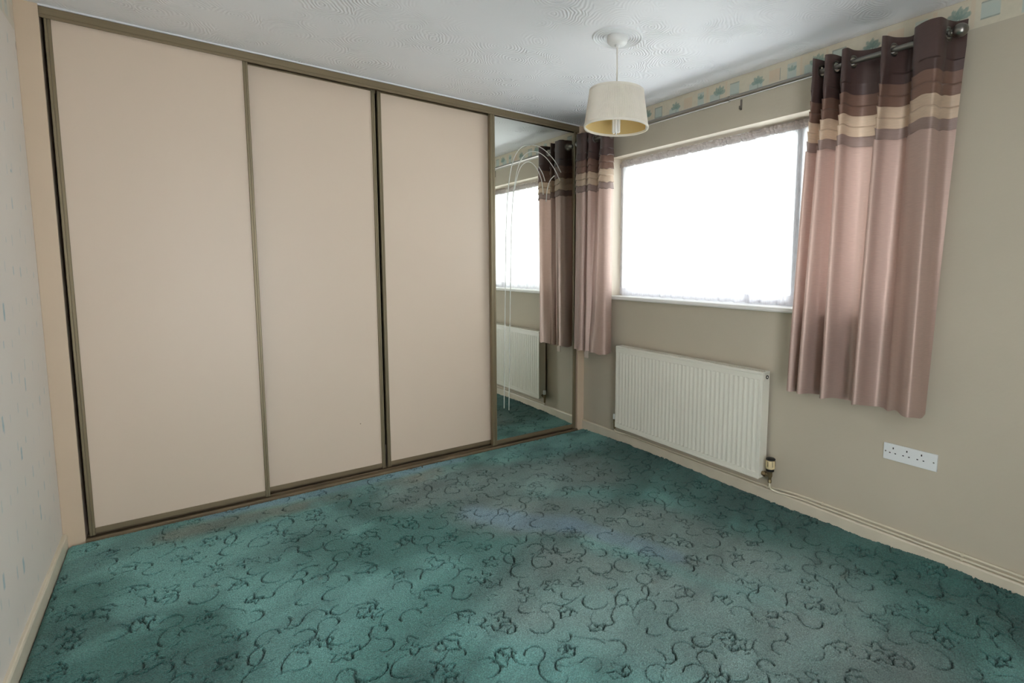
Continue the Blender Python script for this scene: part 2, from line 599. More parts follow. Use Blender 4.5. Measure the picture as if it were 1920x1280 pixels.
for ky in range(12):
    for kz in range(17):
        y0 = -0.06 - ky * 0.118 + r_.uniform(-0.02, 0.02) - (kz % 2) * 0.05
        z0 = 0.12 + kz * 0.128 + r_.uniform(-0.03, 0.03)
        dashes.append((y0, z0, r_.uniform(0.009, 0.017), r_.uniform(0.018, 0.045), r_.uniform(0.12, 0.5)))
nz = fbm(Y, Z, 90, 17)
MARK = np.array(srgb(140, 176, 186)[:3])
for y0, z0, wd, hg, al in dashes:
    q = np.maximum(np.abs(Y - y0) / (wd * 0.5), np.abs(Z - z0) / (hg * 0.5))
    a = (sstep(q, 1.15, 0.85) * al * (0.35 + 0.9 * nz)).clip(0, 1)[..., None]
    tint = tint * (1 - a) + MARK * a
stain = (sstep(np.hypot((Y + 0.006) / 0.012, (Z - 2.205) / 0.02), 1.2, 0.5) * 0.5)[..., None]
tint = tint * (1 - stain) + np.array(srgb(90, 62, 40)[:3]) * stain
grid_obj('wallpaper', np.stack([np.full_like(Y, 0.0006), Y, Z], -1), M_PAPER, wall_left, tint)

# ------------------------------------------------------------------ window
FX0, FX1 = L + 0.125, L + 0.19
window = struct(obj('window_1', boxes(
    (FX0, FX1, WY0, WY1, WZ0, WZ0 + 0.055), (FX0, FX1, WY0, WY1, WZ1 - 0.06, WZ1),
    (FX0, FX1, WY0, WY0 + 0.06, WZ0 + 0.055, WZ1 - 0.06), (FX0, FX1, WY1 - 0.06, WY1, WZ0 + 0.055, WZ1 - 0.06),
    (FX0, FX1, -1.785, -1.725, WZ0 + 0.055, WZ1 - 0.06), bev=0.004), M_UPVC))
obj('pane', boxes((FX0 + 0.028, FX0 + 0.034, -1.725, WY1 - 0.06, WZ0 + 0.055, WZ1 - 0.06)), M_GLASS, window)
obj('pane', boxes((FX0 + 0.028, FX0 + 0.034, WY0 + 0.06, -1.785, WZ0 + 0.055, WZ1 - 0.06)), M_GLASS, window)
bm = bmesh.new()
prof = [(L - 0.03, 1.094), (L - 0.032, 1.09), (L - 0.03, 1.083), (L - 0.022, 1.080), (L - 0.001, 1.080), (L - 0.001, WZ0 + 0.0005), (FX0, WZ0 + 0.0005), (FX0, 1.108), (L - 0.024, 1.108), (L - 0.03, 1.103)]
prism(bm, prof, 'y', WY0 + 0.001, WY1 - 0.001)
obj('window_sill', bm, M_SILL, window)
obj('sill_horn', boxes((L - 0.031, L - 0.001, WY1 - 0.001, WY1 + 0.045, 1.080, 1.108), (L - 0.031, L - 0.001, WY0 - 0.045, WY0 + 0.001, 1.080, 1.108), bev=0.003), M_SILL, window)
M_REVEAL_LIT = mat('reveal_painted_light', srgb(226, 214, 196), 0.6, var=0.02, bump=0.0003, bscale=60)  # added skin over the reveal, window light painted in as a lighter cream
rv = boxes((L + 0.0005, FX0, WY0, WY1, WZ1 - 0.0015, WZ1 - 0.0002), (L + 0.0005, FX0, WY1 - 0.0015, WY1 - 0.0002, 1.109, WZ1 - 0.0016),
           (L + 0.0005, FX0, WY0 + 0.0002, WY0 + 0.0015, 1.109, WZ1 - 0.0016))
obj('reveal_light_skin', rv, M_REVEAL_LIT, wall_right)
# ground outside, well below the window
struct(obj('ground', boxes((L + WT + 0.02, 30, -16, 14, -0.4, -0.2)), mat('outdoor_paving', srgb(214, 214, 208), 0.9, var=0.1, vscale=2)))

# ------------------------------------------------------------------ carpet (carved pile)
T, TR = 0.96, 0.002
tn = int(T / TR)
tile = np.zeros((tn, tn), np.float32)
cr = random.Random(21)

def arc(cx, cy, r0, r1, a0, a1, n=60):
    t = np.linspace(0, 1, n)
    r, a = r0 + (r1 - r0) * t, a0 + (a1 - a0) * t
    return np.stack([cx + r * np.cos(a), cy + r * np.sin(a)], 1)

def motif(kind):
    S = []
    if kind == 'scroll':
        p = arc(0, 0, 0.042, 0.026, -0.5, 3.9)
        tail = catmull([p[0], p[0] + (0.012, -0.025), p[0] + (0.045, -0.05), p[0] + (0.085, -0.055)], 20)
        S += [p, tail]
    elif kind == 'cee':
        S += [arc(0, 0, 0.05, 0.036, 0.3, 4.1)]
    elif kind == 'ess':
        p = arc(0, 0, 0.034, 0.034, -2.2, 1.3)
        q = arc(p[-1][0] + 0.008, p[-1][1] + 0.034, 0.034, 0.022, -1.4, -4.6)
        S += [p, q]
    elif kind == 'leaf':
        for a, ln, wd in ((0.0, 0.075, 0.018), (0.75, 0.06, 0.016), (-0.8, 0.055, 0.015)):
            t = np.linspace(0, 1, 40)
            off = wd * np.sin(PI * t) * (1 + 0.25 * np.sin(t * 14))
            for sgn in (1, -1):
                if sgn < 0 and cr.random() < 0.35:
                    continue
                x, y = t * ln, sgn * off
                S.append(np.stack([x * math.cos(a) - y * math.sin(a), x * math.sin(a) + y * math.cos(a)], 1))
    elif kind == 'flower':
        t = np.linspace(0, cr.uniform(4.4, 6.0), 130)
        r = 0.036 * (1 + 0.34 * np.cos(5 * t))
        S.append(np.stack([r * np.cos(t), r * np.sin(t)], 1))
        S.append(arc(0, 0, 0.010, 0.012, 0, 3.4, 20))
    elif kind == 'vine':
        S.append(catmull([(0, 0), (0.04, 0.022), (0.085, 0.012), (0.12, -0.018), (0.16, -0.02)], 24))
        S.append(arc(0.045, 0.052, 0.028, 0.015, -1.6, 1.6, 40))
    else:
        S.append(catmull([(0, 0), (0.02, 0.018), (0.045, 0.014), (0.05, -0.01)], 16))
    return S

pl = []
tries = 0
while len(pl) < 96 and tries < 6000:
    tries += 1
    c = (cr.uniform(0, T), cr.uniform(0, T))
    if all(math.hypot(min(abs(c[0] - q[0]), T - abs(c[0] - q[0])), min(abs(c[1] - q[1]), T - abs(c[1] - q[1]))) > 0.083 for q in pl):
        pl.append(c)
kinds = ['scroll', 'cee', 'leaf', 'flower', 'ess', 'scroll', 'vine', 'leaf', 'cee', 'dash']
kk = np.arange(-7, 8)
KX, KY = np.meshgrid(kk, kk, indexing='ij')
for n_, c in enumerate(pl):
    a = cr.uniform(0, 2 * PI)
    mir = cr.choice((1, -1))
    sc_ = cr.uniform(0.85, 1.25)
    for s in motif(kinds[n_ % len(kinds)]):
        ph, am = cr.uniform(0, 6), cr.choice((0.6, 0.8, 0.95, 1.0, 1.0))
        seg = np.linalg.norm(np.diff(s, axis=0), axis=1)
        dist = np.concatenate([[0], np.cumsum(seg)])
        m_ = max(8, int(dist[-1] * sc_ / 0.0016))
        dd = np.linspace(0, dist[-1], m_)
        px, py = np.interp(dd, dist, s[:, 0]) * sc_, np.interp(dd, dist, s[:, 1]) * sc_ * mir
        gx = c[0] + px * math.cos(a) - py * math.sin(a)
        gy = c[1] + px * math.sin(a) + py * math.cos(a)
        for k in range(m_):
            f = k / (m_ - 1)
            wgt = am * (0.80 + 0.20 * math.sin(ph + f * 5)) * min(1, f * 6 + 0.55, (1 - f) * 6 + 0.55)
            sig = 0.0022 + 0.0009 * wgt
            jx, jy = gx[k] / TR + cr.uniform(-0.5, 0.5), gy[k] / TR + cr.uniform(-0.5, 0.5)
            ix, iy = int(jx), int(jy)
            d2 = ((ix + KX - jx) ** 2 + (iy + KY - jy) ** 2) * TR * TR
            v = wgt * np.exp(-d2 / (2 * sig * sig))
            ii, jj = (ix + KX) % tn, (iy + KY) % tn
            tile[ii, jj] = np.maximum(tile[ii, jj], v)

CX0, CX1, CY1 = 0.019, L - 0.016, -0.013
xs = np.linspace(CX0, CX1, 985)
ysv = np.concatenate([np.arange(YF + 0.01, -3.06, 0.06), np.arange(-3.05, CY1 - 0.002, 0.0031), [CY1]])
CXg, CYg = np.meshgrid(xs, ysv)
wx = CXg + 0.01 * (vnoise(CXg, CYg, 5, 91) - 0.5)
wy = CYg + 0.01 * (vnoise(CXg, CYg, 5, 92) - 0.5)
carve = tile[(np.mod(wx, T) / TR).astype(int) % tn, (np.mod(wy, T) / TR).astype(int) % tn]
hgt = -0.016 * sstep(carve, 0.3, 0.75) + 0.0015 * sstep(carve, 0.02, 0.2)
hgt += 0.0026 * (rng.random(CXg.shape) - 0.5) + 0.0014 * (vnoise(CXg * 3, CYg * 3, 60, 3) - 0.5)
hgt += 0.004 * (fbm(CXg, CYg, 4, 7, 2) - 0.5)
hgt += 0.010 * np.exp(-((CYg + 0.30 + 0.03 * np.sin(CXg * 3)) / 0.035) ** 2) * sstep(CXg, 0.2, 0.6) * sstep(CXg, 1.9, 1.0)
# the loose edge rides up the skirting on the right
edge = np.interp(-CYg, [0, 0.3, 0.5, 1.2, 1.6, 2.2, 2.6, 3.0, 4], [0.002, 0.014, 0.02, 0.022, 0.014, 0.018, 0.036, 0.042, 0.042])
edge = edge + 0.006 * (vnoise(CYg, CYg * 0, 9, 61) - 0.5) + 0.006 * (vnoise(CYg, CYg * 0, 45, 62) - 0.5)
hgt += edge * sstep(CXg, CX1 - 0.16, CX1) ** 1.5
hgt -= 0.006 * sstep(CXg, CX0 + 0.012, CX0) + 0.004 * sstep(CYg, CY1 - 0.01, CY1)
jag = np.where(CXg > CX1 - 0.004, 0.006 * (rng.random(CXg.shape) - 0.5), 0)
Pc = np.stack([np.minimum(CXg + jag, CX1 + 0.001), CYg, hgt], -1)

TEALB, TEALD = np.array(srgb(108, 162, 157)[:3]), np.array(srgb(62, 112, 106)[:3])
GROOVE_SHADE = np.array(srgb(34, 68, 64)[:3])
SOIL, BLUE, BROWN = np.array(srgb(122, 136, 132)[:3]), np.array(srgb(120, 152, 172)[:3]), np.array(srgb(122, 122, 106)[:3])
warp = 0.16 * (fbm(CXg, CYg, 2.2, 41) - 0.5)
n1 = fbm(CXg + warp, CYg * 0.8 + CXg * 0.25, 2.3, 51, 4)
a = sstep(n1, 0.37, 0.63)[..., None]
tint = TEALD * (1 - a) + TEALB * a
def blend(mask, col, al):
    global tint
    q = (np.clip(mask, 0, 1) * al)[..., None]
    tint = tint * (1 - q) + col * q
def seg_dist(ax, ay, bx, by):
    px, py = CXg - ax + warp, CYg - ay + warp * 0.6
    dx, dy = bx - ax, by - ay
    t = np.clip((px * dx + py * dy) / (dx * dx + dy * dy), 0, 1)
    return np.hypot(px - t * dx, py - t * dy)
nA = fbm(CXg, CYg, 5, 71, 3)
soil = np.maximum.reduce([sstep(seg_dist(*s), s_w, s_w * 0.35) for s, s_w in
        (((1.6, -0.4, 2.45, -0.75), 0.42), ((1.75, -0.85, 2.35, -1.6), 0.36), ((2.3, -1.5, 2.5, -2.3), 0.38), ((1.6, -1.6, 2.2, -2.6), 0.45))])
blend(soil * (0.55 + 0.6 * nA), SOIL, 0.8)
blend(sstep(seg_dist(1.65, -0.85, 1.95, -1.25), 0.14, 0.03) * (0.5 + nA), BLUE, 0.55)
blend(sstep(seg_dist(1.95, -1.25, 2.2, -1.75), 0.11, 0.02) * (0.5 + nA), BLUE, 0.45)
blend(sstep(seg_dist(0.5, -0.07, 1.9, -0.06), 0.08, 0.02) * (0.4 + nA), BLUE, 0.7)
blend(sstep(seg_dist(0.35, -0.20, 1.7, -0.20), 0.12, 0.02) * sstep(fbm(CXg, CYg, 3.5, 99, 3), 0.3, 0.6), BROWN, 0.7)
blend(sstep(CXg + warp, 2.45, 2.85) * sstep(CYg, -0.2, -0.6), TEALD * 0.78, 0.9)  # band by the window wall: part painted shade, part less worn teal
blend(sstep(seg_dist(0.75, -1.62, 1.5, -1.35), 0.26, 0.05) * (0.35 + nA), TEALD, 0.7)  # darker stripe: shading from the pile's lie put into the colour
spots = sstep(vnoise(CXg, CYg, 9, 83) * vnoise(CXg, CYg, 23, 84), 0.72, 0.85)
blend(spots, BROWN * 0.8, 0.3)
blend(sstep(carve, 0.3, 0.65), GROOVE_SHADE, 0.85)      # shade painted into the carved grooves of the motif
tuft = 0.76 + 0.48 * rng.random(CXg.shape)
# brushed nap: sheen of pile lying the other way, painted as tone streaks
ca, sa = math.cos(-0.45), math.sin(-0.45)
ua, va = CXg * ca - CYg * sa, CXg * sa + CYg * ca
nap = fbm(ua * 0.55 + warp, va * 1.7 + warp, 2.6, 123, 4)
tuft = tuft * (0.84 + 0.36 * sstep(nap, 0.36, 0.62))
tint = tint * tuft[..., None]

def carpet_mat():
    m = mat('teal_carved_pile', (1, 1, 1, 1), 0.95, attr='tint', var=0.26, vscale=210, bump=0.006, bscale=240, sheen=0.2, spec=0.1)
    m.node_tree.nodes['Principled BSDF'].inputs['Sheen Roughness'].default_value = 0.6
    return m
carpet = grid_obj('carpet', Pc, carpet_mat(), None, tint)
tag(carpet, 'worn teal fitted carpet with carved scroll and leaf pattern covering the floor', 'carpet')
bm = bmesh.new()

# ------------------------------------------------------------------ fitted sliding wardrobe
wr = thing('fitted_wardrobe', 'wall to wall wardrobe with cream sliding doors, one mirrored door and bronze metal frames', 'wardrobe', (1.5, 0, 0))
def wpart(name, bm, m, parent=None, smooth=False):
    o = obj(name, bm, m, None, smooth)
    return at(wr, o) if parent is None else at_child(parent, o)
def at_child(p, o):
    o.parent = p
    return o
# top rail: fascia with a hollow underside for the two runners
bm = bmesh.new()
prof = [(0.0, 2.3915), (0.0, 2.362), (0.0015, 2.360), (0.0015, 2.358), (0.0, 2.356), (0.0, 2.346), (0.004, 2.346), (0.004, 2.386),
        (0.044, 2.386), (0.044, 2.374), (0.047, 2.374), (0.047, 2.386), (0.088, 2.386), (0.088, 2.346), (0.092, 2.346), (0.092, 2.3915)]
prism(bm, prof, 'x', 0.0745, 2.9575)
wpart('top_rail', bm, M_BRONZE_H)
bm = bmesh.new()
prof = [(-0.012, -0.027), (0.092, -0.027), (0.092, 0.012), (0.088, 0.012), (0.088, 0.004), (0.050, 0.004), (0.050, 0.012), (0.046, 0.012), (0.046, 0.004),
        (0.008, 0.004), (0.008, 0.011), (-0.004, 0.011), (-0.008, 0.006), (-0.012, 0.004)]
prism(bm, prof, 'x', 0.0745, 2.9575)
wpart('bottom_track', bm, M_TRACK)
wpart('carcass', boxes((0.08, 2.95, 0.56, 0.60, 0.0, 2.385), (0.0745, 0.0775, 0.1, 0.56, 0.0, 2.385), (2.954, 2.957, 0.1, 0.56, 0.0, 2.385)), M_DARK)

def stile(x0, x1, yf, z0, z1, wide=False):
    """ribbed upright edge profile of a door"""
    wd = x1 - x0
    d = 0.03
    prof = [(x0, yf + 0.003), (x0 + 0.002, yf), (x0 + wd * 0.42, yf), (x0 + wd * 0.46, yf + 0.002), (x0 + wd * 0.54, yf + 0.002), (x0 + wd * 0.58, yf),
            (x1 - 0.002, yf), (x1, yf + 0.003), (x1, yf + d), (x0, yf + d)]
    return prism(bmesh.new(), prof, 'z', z0, z1)

def door(x0, x1, yf, m, sw=0.022, swr=None, label=None, zt=2.372, th=0.02):
    swr = swr or sw
    panel = wpart('sliding_door', boxes((x0 + sw, x1 - swr, yf + 0.007, yf + 0.019, 0.050, zt - th)), m)
    if label:
        panel['label'] = label
    wpart('door_stile', stile(x0, x0 + sw, yf, 0.016, zt), M_BRONZE, panel)
    wpart('door_stile', stile(x1 - swr, x1, yf, 0.016, zt), M_BRONZE, panel)
    wpart('door_bottom_rail', boxes((x0 + sw, x1 - swr, yf + 0.003, yf + 0.024, 0.024, 0.050), bev=0.0015), M_BRONZE_H, panel)
    wpart('door_top_rail', boxes((x0 + sw, x1 - swr, yf + 0.003, yf + 0.024, zt - th, zt), bev=0.0015), M_BRONZE_H, panel)
    return panel
door(0.086, 0.820, 0.010, M_PANEL)
d2 = door(0.780, 1.462, 0.052, M_PANEL, zt=2.354, th=0.007)
door(1.475, 2.245, 0.052, M_PANEL, zt=2.354, th=0.007)
mir = door(2.204, 2.950, 0.010, M_MIRROR, sw=0.036, swr=0.028, label='mirrored door panel with etched arch lines')
wpart('scuff_mark', lathe(bmesh.new(), [(0.0001, -0.001), (0.003, -0.0006), (0.003, 0)], 10, (1.319, 0.0585, 0.33), 'y'), mat('brown_scuff', srgb(120, 96, 72), 0.8, var=0.1), d2)

def ribbon(pts, wd):
    """flat etched line lying on the glass (x, z points)"""
    bm = bmesh.new()
    P = np.array(pts)
    Tn = np.gradient(P, axis=0)
    Tn /= np.linalg.norm(Tn, axis=1)[:, None] + 1e-9
    N = np.stack([-Tn[:, 1], Tn[:, 0]], 1) * wd / 2
    yv = 0.010 + 0.007 - 0.0004
    A = [bm.verts.new((p[0], yv, p[1])) for p in P - N]
    B = [bm.verts.new((p[0], yv, p[1])) for p in P + N]
    for i in range(len(P) - 1):
        bm.faces.new((A[i], A[i + 1], B[i + 1], B[i]))
    return bm
etch = [
    [(2.300, 0.28), (2.309, 0.80), (2.320, 1.30), (2.328, 1.62), (2.345, 1.86), (2.385, 2.06), (2.455, 2.165), (2.556, 2.196), (2.65, 2.175), (2.74, 2.11), (2.80, 2.03)],
    [(2.340, 0.26), (2.350, 0.80), (2.362, 1.30), (2.370, 1.62), (2.388, 1.84), (2.425, 2.02), (2.485, 2.12), (2.565, 2.152), (2.65, 2.130), (2.73, 2.06), (2.79, 1.97)],
    [(2.395, 1.86), (2.43, 1.99), (2.475, 2.055), (2.53, 2.07), (2.585, 2.03), (2.625, 1.95), (2.640, 1.85)],
    [(2.60, 2.05), (2.635, 2.00), (2.655, 1.95)],
    [(2.665, 1.80), (2.675, 1.89), (2.70, 1.96), (2.74, 2.0)],
]
for e in etch:
    wpart('etched_line', ribbon(catmull(e, 14), 0.0058), M_ETCH, mir)

# ------------------------------------------------------------------ radiator
RXF, RY0, RY1, RZ0, RZ1 = L - 0.093, -1.716, -0.497, 0.150, 0.752
rad = thing('radiator', 'cream white double panel radiator with vertical flutes under the window', 'radiator', (L - 0.05, (RY0 + RY1) / 2, 0))
def rpart(name, bm, m, smooth=False):
    return at(rad, obj(name, bm, m, None, smooth))
nfl = 36
pit = (RY1 - RY0 - 0.03) / nfl
ycol = [(RY0 + 0.0, 0.004), (RY0 + 0.002, 0.0), (RY0 + 0.010, 0.0), (RY0 + 0.012, 0.0016)]
for k in range(nfl):
    b0 = RY0 + 0.015 + k * pit
    ycol += [(b0 + pit * 0.08, 0.0016), (b0 + pit * 0.34, 0.0037), (b0 + pit * 0.62, 0.0037), (b0 + pit * 0.88, 0.0016)]
ycol += [(RY1 - 0.012, 0.0016), (RY1 - 0.010, 0.0), (RY1 - 0.002, 0.0), (RY1, 0.004)]
yc = np.array(ycol)
zc = [(RZ0, 0.004, 0), (RZ0 + 0.003, 0, 0), (RZ0 + 0.012, 0, 0), (RZ0 + 0.014, 0.0016, 0), (RZ0 + 0.0355, 0.0016, 0), (RZ0 + 0.0375, 0.0016, 1),
      (RZ1 - 0.0455, 0.0016, 1), (RZ1 - 0.0435, 0.0016, 0), (RZ1 - 0.016, 0.0016, 0), (RZ1 - 0.013, 0, 0), (RZ1 - 0.003, 0, 0), (RZ1, 0.004, 0)]
rows = []
for z, base_d, fl in zc:
    d = np.where(yc[:, 1] > 0.002, 0.0037 if fl else 0.0016, yc[:, 1])
    d = np.maximum(d, base_d) if base_d != 0 else np.where(yc[:, 1] < 0.0039, 0.0, d * 0)
    if base_d == 0:
        d = np.where(np.abs(yc[:, 1] - 0.004) < 1e-6, 0.004, 0.0)
    rows.append(np.stack([RXF + d, yc[:, 0], np.full(len(yc), z)], 1))
front = grid_obj('front_panel', np.array(rows), M_RAD, None, smooth=False, flip=True)
at(rad, front)
rpart('back_panel', boxes((L - 0.034, L - 0.024, RY0 + 0.02, RY1 - 0.02, RZ0 + 0.01, RZ1 - 0.02), bev=0.002), M_RADIN)
rpart('side_cover', boxes((RXF + 0.004, L - 0.022, RY0 + 0.0005, RY0 + 0.003, RZ0 + 0.004, RZ1 + 0.002), bev=0.0008), M_RAD)
rpart('side_cover', boxes((RXF + 0.004, L - 0.022, RY1 - 0.003, RY1 - 0.0005, RZ0 + 0.004, RZ1 + 0.002), bev=0.0008), M_RAD)
bs = [(RXF + 0.004, RXF + 0.014, RY0 + 0.004, RY1 - 0.004, RZ1 - 0.006, RZ1 + 0.0005), (L - 0.032, L - 0.022, RY0 + 0.004, RY1 - 0.004, RZ1 - 0.006, RZ1 + 0.0005),
      ((RXF + L) / 2 - 0.014, (RXF + L) / 2 - 0.010, RY0 + 0.004, RY1 - 0.004, RZ1 - 0.006, RZ1 - 0.001)]
for k in range(64):
    y = RY0 + 0.012 + k * (RY1 - RY0 - 0.024) / 63
    bs.append((RXF + 0.014, L - 0.032, y - 0.0045, y + 0.0045, RZ1 - 0.005, RZ1 - 0.0005))
rpart('top_grille', boxes(*bs), M_RAD)
bs = []
for k in range(40):
    y = RY0 + 0.03 + k * (RY1 - RY0 - 0.06) / 39
    bs.append((RXF + 0.012, L - 0.036, y - 0.002, y + 0.002, RZ0 + 0.05, RZ1 - 0.05))
fin = rpart('convector_fins', boxes(*bs), M_RADIN)
fin['kind'] = 'stuff'
for y in (RY0 + 0.2, RY1 - 0.2):
    rpart('wall_bracket', boxes((L - 0.0245, L - 0.0002, y - 0.015, y + 0.015, 0.22, 0.66)), M_RADIN)
for sy, y in ((-1, RY0), (1, RY1)):
    pl_ = rpart('blanking_plate', boxes((L - 0.075, L - 0.034, min(y, y + sy * 0.003), max(y, y + sy * 0.003), RZ1 - 0.052, RZ1 - 0.008), bev=0.001), M_RAD)
    c = (L - 0.055, y + sy * 0.003, RZ1 - 0.029)
    pg = obj('vent_plug', lathe(bmesh.new(), [(0.0105, 0), (0.0105, sy * 0.004), (0.008, sy * 0.004), (0.008, sy * 0.001)], 20, c, 'y'), M_BLACK)
    pg.parent = pl_
    pn = obj('vent_pin', lathe(bmesh.new(), [(0.005, sy * 0.001), (0.005, sy * 0.0035), (0.003, sy * 0.0045)], 14, c, 'y'), M_RAD)
    pn.parent = pl_
# thermostatic valve (right end)
VX, VY = L - 0.058, RY0 - 0.050
bm = lathe(bmesh.new(), [(0.006, 0.138), (0.010, 0.140), (0.010, 0.155), (0.008, 0.158), (0.010, 0.172), (0.013, 0.178), (0.013, 0.198), (0.015, 0.205)], 20, (VX, VY, 0))
tube(bm, [(VX, VY, 0.180), (VX, RY0 - 0.022, 0.180)], 0.0095, 12)
lathe(bm, [(0.015, RY0 - 0.026), (0.015, RY0 - 0.010), (0.011, RY0 - 0.006), (0.011, RY0 + 0.001)], 6, (VX, 0, 0.180), 'y')
val = rpart('valve_body', bm, M_BRASS, True)
def vsub(par, name, bm, m):
    o = obj(name, bm, m, None, True)
    o.parent = par
    return o
head = rpart('thermostat_head', lathe(bmesh.new(), [(0.016, 0.218), (0.024, 0.222), (0.026, 0.232), (0.0255, 0.262), (0.024, 0.268), (0.012, 0.269)], 30, (VX, VY, 0),
                                      wob=lambda k: -0.0012 if k % 3 == 0 else 0), M_TRV)
vsub(head, 'black_collar', lathe(bmesh.new(), [(0.016, 0.205), (0.021, 0.207), (0.021, 0.217), (0.015, 0.219)], 24, (VX, VY, 0)), M_BLACK)
vsub(head, 'black_cap', lathe(bmesh.new(), [(0.022, 0.2695), (0.0255, 0.271), (0.0255, 0.276), (0.022, 0.279), (0.001, 0.280)], 24, (VX, VY, 0)), M_BLACK)
bm = bmesh.new()
for k in range(12):
    a_ = 2 * PI * k / 12
    cx_, cy_ = VX + 0.0256 * math.cos(a_), VY + 0.0256 * math.sin(a_)
    if k % 2 == 0:
        tube(bm, [(cx_, cy_, 0.236), (cx_, cy_, 0.266)], 0.0013, 6)
vsub(head, 'black_rib', bm, M_BLACK)['kind'] = 'stuff'
# lockshield (left end)
LY = RY1 + 0.040
bm = lathe(bmesh.new(), [(0.006, 0.120), (0.009, 0.135), (0.009, 0.158), (0.012, 0.168), (0.012, 0.195)], 18, (VX, LY, 0))
tube(bm, [(VX, LY, 0.180), (VX, RY1 + 0.018, 0.180)], 0.009, 12)
lathe(bm, [(0.014, RY1 + 0.022), (0.014, RY1 + 0.008), (0.010, RY1 + 0.004), (0.010, RY1 - 0.001)], 6, (VX, 0, 0.180), 'y')
rpart('lockshield_valve', bm, M_BRASS, True)
rpart('lockshield_cap', lathe(bmesh.new(), [(0.0125, 0.196), (0.0135, 0.199), (0.0125, 0.230), (0.009, 0.234), (0.0005, 0.234)], 18, (VX, LY, 0)), M_WHITE, True)

# ------------------------------------------------------------------ microbore heating pipes
PX = L - 0.0075
def pipe_thing(name, pts, label, clips):
    o = tag(obj(name, tube(bmesh.new(), catmull(pts, 10), 0.0052, 10), M_PIPE, None, True), label, 'pipe', 'heating pipes along the skirting')
    return o
p1 = pipe_thing('heating_pipe', [(VX, VY, 0.1374), (VX + 0.001, VY - 0.002, 0.120), (VX + 0.006, VY - 0.012, 0.104), (VX + 0.022, VY - 0.045, 0.0935), (PX - 0.012, VY - 0.09, 0.090),
                       (PX, VY - 0.17, 0.0895), (PX, VY - 0.30, 0.0895), (PX, -2.6, 0.0895), (PX, YF + 0.01, 0.0895)],
                'cream painted pipe bending down from the thermostatic valve, lower of the pair above the skirting', None)
p2 = pipe_thing('heating_pipe', [(VX, LY, 0.1194), (VX + 0.001, LY, 0.110), (VX + 0.008, LY - 0.012, 0.100), (VX + 0.03, LY - 0.05, 0.093), (PX, LY - 0.13, 0.0885), (PX, -1.0, 0.0885), (PX, -1.68, 0.090),
                       (PX, -1.80, 0.099), (PX, -1.92, 0.1075), (PX, -2.1, 0.1085), (PX, -2.6, 0.1085), (PX, YF + 0.01, 0.1085)],
                'cream painted pipe running behind the radiator, upper of the pair above the skirting', None)
def clip(par, y, z0, z1):
    bm = boxes((L - 0.0135, L - 0.0003, y - 0.005, y + 0.005, z0, z1), bev=0.0015)
    obj('pipe_clip', bm, M_PIPE, par)
clip(p2, -1.722, 0.0835, 0.0975)
for y_ in (-2.045, -2.664, -3.4):
    clip(p1, y_, 0.0825, 0.0962)
    clip(p2, y_, 0.1018, 0.1158)

# ------------------------------------------------------------------ triple socket
SY0, SY1, SZ0, SZ1 = -2.546, -2.323, 0.434, 0.511
sk = thing('wall_socket', 'white triple wall socket plate above the skirting on the beige wall', 'socket', (L, (SY0 + SY1) / 2, (SZ0 + SZ1) / 2))
plate = at(sk, obj('face_plate', boxes((L - 0.010, L - 0.0002, SY0, SY1, SZ0, SZ1), bev=0.0025), M_WHITE))
def ssub(name, bm, m):
    o = obj(name, bm, m)
    o.parent = plate
sw_, sh_ = SY1 - SY0, SZ1 - SZ0
def shole(fu, fv, w_, h_):
    y, z = SY1 - fu * sw_, SZ1 - fv * sh_
    ssub('pin_slot', boxes((L - 0.0104, L - 0.0085, y - w_ / 2, y + w_ / 2, z - h_ / 2, z + h_ / 2)), M_BLACK)
for e, l, n in ((0.19, 0.13, 0.235), (0.45, 0.385, 0.495), (0.72, 0.65, 0.76)):
    shole(e, 0.25, 0.0048, 0.0085)
    shole(l, 0.55, 0.0068, 0.0045)
    shole(n, 0.55, 0.0068, 0.0045)
for fu in (0.045, 0.94):
    ssub('screw', lathe(bmesh.new(), [(0.0035, -0.0108), (0.0035, -0.0095)], 12, (L, SY1 - fu * sw_, SZ1 - 0.5 * sh_), 'x'), M_STEEL)

# ------------------------------------------------------------------ curtain pole
PXX, PZ = L - 0.100, 2.250
cp = thing('curtain_pole', 'brushed nickel telescopic curtain pole with ball ends above the window', 'curtain pole', (PXX, -1.28, PZ))
def cpart(name, bm, m=M_STEEL, smooth=True):
    return at(cp, obj(name, bm, m, None, smooth))
cpart('outer_tube', lathe(bmesh.new(), [(0.0142, -0.035), (0.0142, -1.424), (0.0158, -1.425), (0.0158, -1.436), (0.0132, -1.437)], 24, (PXX, 0, PZ), 'y'))
cpart('inner_tube', lathe(bmesh.new(), [(0.0122, -1.43), (0.0122, -2.500)], 24, (PXX, 0, PZ), 'y'))
for yy, s_, R_ in ((-0.052, 1, 0.020), (-2.508, -1, 0.026)):
    prof = [(0.0122, -s_ * 0.010), (0.0145, -s_ * 0.008), (0.0145, -s_ * 0.002), (0.010, s_ * 0.001)]
    for k in range(14):
        t = -PI / 2 + 0.38 + k * (PI - 0.38) / 13
        prof.append((max(R_ * math.cos(t), 0.0003), s_ * R_ * 1.12 * (1 + math.sin(t))))
    cpart('finial', lathe(bmesh.new(), prof, 28, (PXX, yy, PZ), 'y'))
for y in (-0.20, -1.444):
    bm = boxes((L - 0.004, L - 0.0002, y - 0.006, y + 0.006, 2.208, 2.266), bev=0.001)
    box(bm, L - 0.016, L - 0.0035, y - 0.003, y + 0.003, 2.210, 2.216)
    box(bm, L - 0.019, L - 0.0155, y - 0.003, y + 0.003, 2.210, 2.228)
    cpart('pole_bracket', bm, mat('grey_bracket', srgb(120, 112, 104), 0.4, metal=0.6, var=0.1, vscale=30), False)

